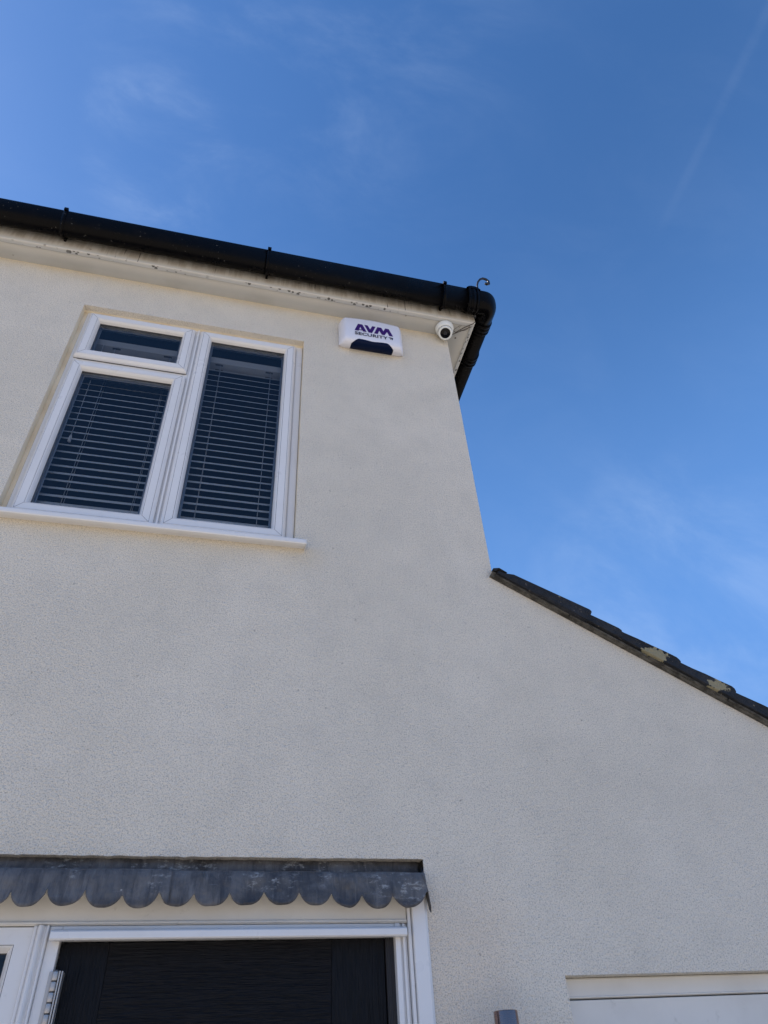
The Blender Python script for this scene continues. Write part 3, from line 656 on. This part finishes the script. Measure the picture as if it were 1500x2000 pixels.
# ---------------------------------------------------------------- garage door
gd = MB(); GX0, GX1 = GAR[0] + .0, GAR[1]
gp = [(.088, 1.9365), (.052, 1.9365), (.050, 1.932), (.050, 1.892), (.0475, 1.8895), (.0475, 1.887), (.056, 1.885), (.088, 1.885)]
gd.rings([[(x, y, z) for y, z in gp] for x in (GX0 + .001, GX1 - .001)], sm=False)
gd.box(GX0 + .001, GX0 + .022, .0525, .09, 0, 1.885); gd.box(GX1 - .09, GX1 - .001, .052, .09, 0, 1.885)
gdoor = gd.build('garage_door', M_CREAM, house, bevel=.001)
gl = MB(); gl.box(GX0 + .0225, GX1 - .091, .0505, .085, .01, 1.8815)
gl.build('door_panel', M_CREAM, gdoor, bevel=.002)

# ================================================================ things fixed to the house
# alarm box
alarm = thing('alarm_box', 'white burglar alarm box with purple lettering and navy lens, high on the wall', 'alarm', (0.635, 0, 4.95))
AX, AW = 0.6285, 0.1885
aprof = [(0, 5.172), (-.030, 5.172), (-.052, 5.166), (-.064, 5.156), (-.071, 5.140), (-.0745, 5.115), (-.0755, 5.08), (-.0757, 5.04), (-.0757, 5.00), (-.0750, 4.972), (-.073, 4.955), (-.068, 4.940), (-.058, 4.930), (-.042, 4.926), (-.02, 4.932), (0, 4.944)]
def asurf(u, k, off=0.0):
    """u in -1..1 across; k index into the profile (float)"""
    i = min(int(k), len(aprof) - 2); t = k - i
    y = aprof[i][0] * (1 - t) + aprof[i + 1][0] * t; z = aprof[i][1] * (1 - t) + aprof[i + 1][1] * t
    au = abs(u); e = max(0.0, (au - .80) / .20); dep = math.sqrt(max(0, 1 - e * e * .999))          # rounded ends
    zc = 5.055; arch = .014 * max(0, math.cos(u * math.pi * .62)) if z > zc else 0
    sq = 1 - .22 * (1 - math.sqrt(max(0, 1 - e ** 2.2)))
    return Vector((AX + u * AW, (y * (0.02 + 0.98 * dep)) - off, zc + (z - zc) * sq + arch * (z - zc) / .117))
am = MB(); us = [-1 + 2 * i / 60 for i in range(61)]
us = sorted(set([round(x, 4) for x in us] + [s_ * v for s_ in (-1, 1) for v in (.985, .993, .998)]))
ks = [q / 3 for q in range(0, 3 * (len(aprof) - 1) + 1)]
am.rings([[asurf(u, k) for k in ks] for u in us], closed=False, caps=False)
am.build('cover', M_ALARM, alarm, weld=False)
lm = MB()
rows = []
for q in range(25):
    t = q / 24; row = []
    for j in range(12):
        f = j / 11; k = 10.2 + (15 - 10.2) * f
        hw = .0815 + (.123 - .0815) * min(1, f * 1.9) ** .8
        x = AX - .002 + hw * (2 * t - 1); dipk = .35 * math.exp(-((2 * t - 1) / .45) ** 2) * (1 - f)
        row.append(asurf((x - AX) / AW, min(15, k + dipk), .0022 if 0 < j else .0004) + Vector((0, 0, -.0018)))
    rows.append(row)
lm.rings(rows, closed=False, caps=False); lm.build('strobe_lens', M_LENSB, alarm, weld=False)
def yfront(x, z):
    return min(asurf((x - AX) / AW, k / 4).y for k in range(0, 56) if abs(asurf((x - AX) / AW, k / 4).z - z) < .02) 
def flat(mb, pts):
    mb.add([(x, yfront(x, z) - .0012, z) for x, z in pts], [list(range(len(pts)))])
lg = MB()
flat(lg, [(.520, 5.021), (.541, 5.091), (.5555, 5.091), (.5545, 5.064), (.5475, 5.037), (.5435, 5.021)])
flat(lg, [(.5555, 5.091), (.5675, 5.091), (.5905, 5.021), (.5685, 5.021), (.5650, 5.034), (.5605, 5.037), (.5545, 5.064)])
flat(lg, [(.5455, 5.029), (.5660, 5.029), (.5610, 5.0368), (.5478, 5.0368)])
flat(lg, [(.5785, 5.091), (.5980, 5.091), (.6120, 5.054), (.6255, 5.091), (.6455, 5.091), (.6225, 5.021), (.6015, 5.021)])
flat(lg, [(.6340, 5.021), (.6560, 5.091), (.6750, 5.091), (.6660, 5.058), (.6560, 5.021)])
flat(lg, [(.6660, 5.058), (.6750, 5.091), (.6800, 5.091), (.6915, 5.058), (.7030, 5.091), (.7100, 5.091), (.7130, 5.058), (.6960, 5.021), (.6800, 5.021)])
flat(lg, [(.7100, 5.091), (.7245, 5.091), (.7465, 5.021), (.7235, 5.021), (.7130, 5.058)])
lg.build('lettering', M_PURP, alarm, weld=False)
# the small swallow-like mark after the word
sw = MB(); flat(sw, [(.7170, 5.006), (.7330, 5.009), (.7465, 5.004), (.7440, 4.995), (.7405, 4.984), (.7360, 4.988), (.7380, 4.996), (.7330, 4.998), (.7290, 4.997), (.7240, 5.000)])
flat(sw, [(.7265, 4.992), (.7320, 4.994), (.7345, 4.989), (.7300, 4.987)])
sw.build('emblem', M_NAVY, alarm, weld=False)
tcu = bpy.data.curves.new('word', 'FONT'); tcu.body = 'SECURITY'; tcu.size = 1; tcu.offset = 0.024; tcu.resolution_u = 3; tcu.space_character = 1.05
tob = bpy.data.objects.new('word', tcu); COL.objects.link(tob); bpy.context.view_layer.update()
tme = bpy.data.meshes.new_from_object(tob.evaluated_get(bpy.context.evaluated_depsgraph_get()))
xs_ = [v.co.x for v in tme.vertices]; ys_ = [v.co.y for v in tme.vertices]
for v in tme.vertices:
    x = .5205 + (v.co.x - min(xs_)) / (max(xs_) - min(xs_)) * (.7140 - .5205); z = 4.9805 + (v.co.y - min(ys_)) / (max(ys_) - min(ys_)) * .0290
    v.co = (x, yfront(x, z) - .0022, z)
bpy.data.objects.remove(tob, do_unlink=True)
tme.materials.clear(); tme.materials.append(M_NAVY); tme.name = 'lettering'
to = bpy.data.objects.new('lettering', tme); COL.objects.link(to); to.parent = alarm; to.matrix_parent_inverse = Matrix.Translation(-alarm.location)

# turret security camera under the soffit
cc = thing('security_camera', 'white turret security camera with black lens under the eaves corner', 'camera', (1.088, -0.056, ZS))
C0 = Vector((1.088, -0.058, ZS - .005)); aim = (Vector((0.25, -1.9, 1.5)) - Vector((1.088, -.06, 5.19))).normalized()
def lathe(mb, o, ax, prof, n=36, mi=0):
    ax = ax.normalized(); a = ax.cross(Vector((0, 0, 1)) if abs(ax.z) < .9 else Vector((1, 0, 0))).normalized(); b = ax.cross(a)
    mb.rings([[o + ax * h + (a * math.cos(2 * math.pi * k / n) + b * math.sin(2 * math.pi * k / n)) * r for k in range(n)] for r, h in prof], mi=mi)
down = Vector((0, 0, -1))
m = MB(); lathe(m, C0, down, [(.054, 0), (.056, .004), (.056, .014), (.053, .024), (.049, .034), (.046, .038), (.044, .0385), (.040, .030)]); m.build('base', M_CAMW, cc)
BC = C0 + down * .050
m = MB(); lathe(m, BC, aim, [(.002, -.043)] + [(.043 * math.sin(t), -.043 * math.cos(t)) for t in [R(q) for q in range(12, 132, 8)]] + [(.034, .028), (.0335, .030)]); m.build('ball_housing', M_CAMW, cc)
m = MB(); lathe(m, BC, aim, [(.0415, .016), (.0425, .019), (.042, .026), (.039, .030), (.0345, .0315), (.031, .031), (.030, .026)]); m.build('face_ring', M_CAMW, cc)
m = MB(); lathe(m, BC, aim, [(.031, .027), (.031, .0305), (.026, .0325), (.018, .034), (.008, .0346), (.001, .0347)]); m.build('lens', M_CAML, cc)
m = MB(); lathe(m, BC, aim, [(.010, .0335), (.0105, .0353), (.0085, .0356), (.0075, .0350)]); m.build('lens_ring', M_CAMG, cc)
m = MB(); m.tube([(1.130, -.062, ZS - .007), (1.165, -.044, ZS - .009), (1.20, -.080, ZS - .008), (1.229, -.105, ZS - .008), (1.252, -.126, ZS - .010), (1.262, -.136, ZS - .002)], .0024, 8)
m.build('cable', M_CABLE, cc)
m = MB(); m.tube([(1.135, -.040, ZS - .006), (1.150, -.062, ZS - .008), (1.172, -.090, ZS - .007), (1.186, -.096, ZS - .008), (1.176, -.080, ZS - .007)], .0012, 6)
m.build('thin_wire', M_CABLE, cc); m = MB(); m.tube([(1.19, -.06, ZS - .006), (1.215, -.066, ZS - .008), (1.232, -.082, ZS - .007), (1.236, -.108, ZS - .007)], .0012, 6)
m.build('thin_wire', M_CABLE, cc)
m = MB(); m.box(1.172, 1.182, -.008, .002, ZS - .0065, ZS - .0045); tag(m.build('screw_cover', M_MORTAR, house, bevel=.001))
m = MB(); m.v = list(jt.v); m.f = list(jt.f); m.mi = list(jt.mi); m.smooth = list(jt.smooth); m.build('soffit_joint', M_CABLE, house)

# curled hook standing behind the gutter rim
hook = MB(); hy = -.205
pts = [(1.262, -.146, 5.27), (1.270, -.152, 5.36), (1.290, hy, 5.42), (1.293, hy, 5.49), (1.297, hy, 5.555), (1.308, hy, 5.60), (1.328, hy, 5.640), (1.350, hy, 5.660), (1.372, hy, 5.656), (1.386, hy, 5.636), (1.384, hy, 5.608), (1.368, hy, 5.598), (1.356, hy, 5.603)]
hook.tube([Vector(p) for p in pts], [.006, .006, .006, .006, .006, .0065, .007, .0075, .008, .008, .009, .010, .007], 10)
M_IRON = mat('dark_wrought_iron', (0.035, 0.035, 0.038), 0.38, 0.5, 0.6)
ho = hook.build('iron_hook', M_IRON); tag(ho, 'thin curled dark iron hook rising above the gutter corner', 'hook')

# wall light: steel cylinder on a bracket
lt = thing('wall_light', 'brushed steel cylinder wall light between the front door and garage', 'lamp', (0.86, 0, 1.75))
LX, LY = .860, -.100
m = MB(); cyl = lambda r, z: [(LX + r * math.cos(2 * math.pi * k / 48), LY + r * math.sin(2 * math.pi * k / 48), z) for k in range(48)]
m.rings([cyl(.026, 1.62), cyl(.0315, 1.62), cyl(.0325, 1.622), cyl(.0325, 1.8465), cyl(.0315, 1.8485), cyl(.029, 1.8485), cyl(.029, 1.83)]); m.build('cylinder_body', M_STEEL, lt)
m = MB(); m.rings([[(LX + .035 * math.cos(2 * math.pi * k / 32), y, 1.735 + .055 * math.sin(2 * math.pi * k / 32)) for k in range(32)] for y in (.0, -.012)]); m.box(LX - .012, LX + .012, -.075, -.01, 1.72, 1.75); m.build('wall_plate', M_STEEL, lt, bevel=.001)
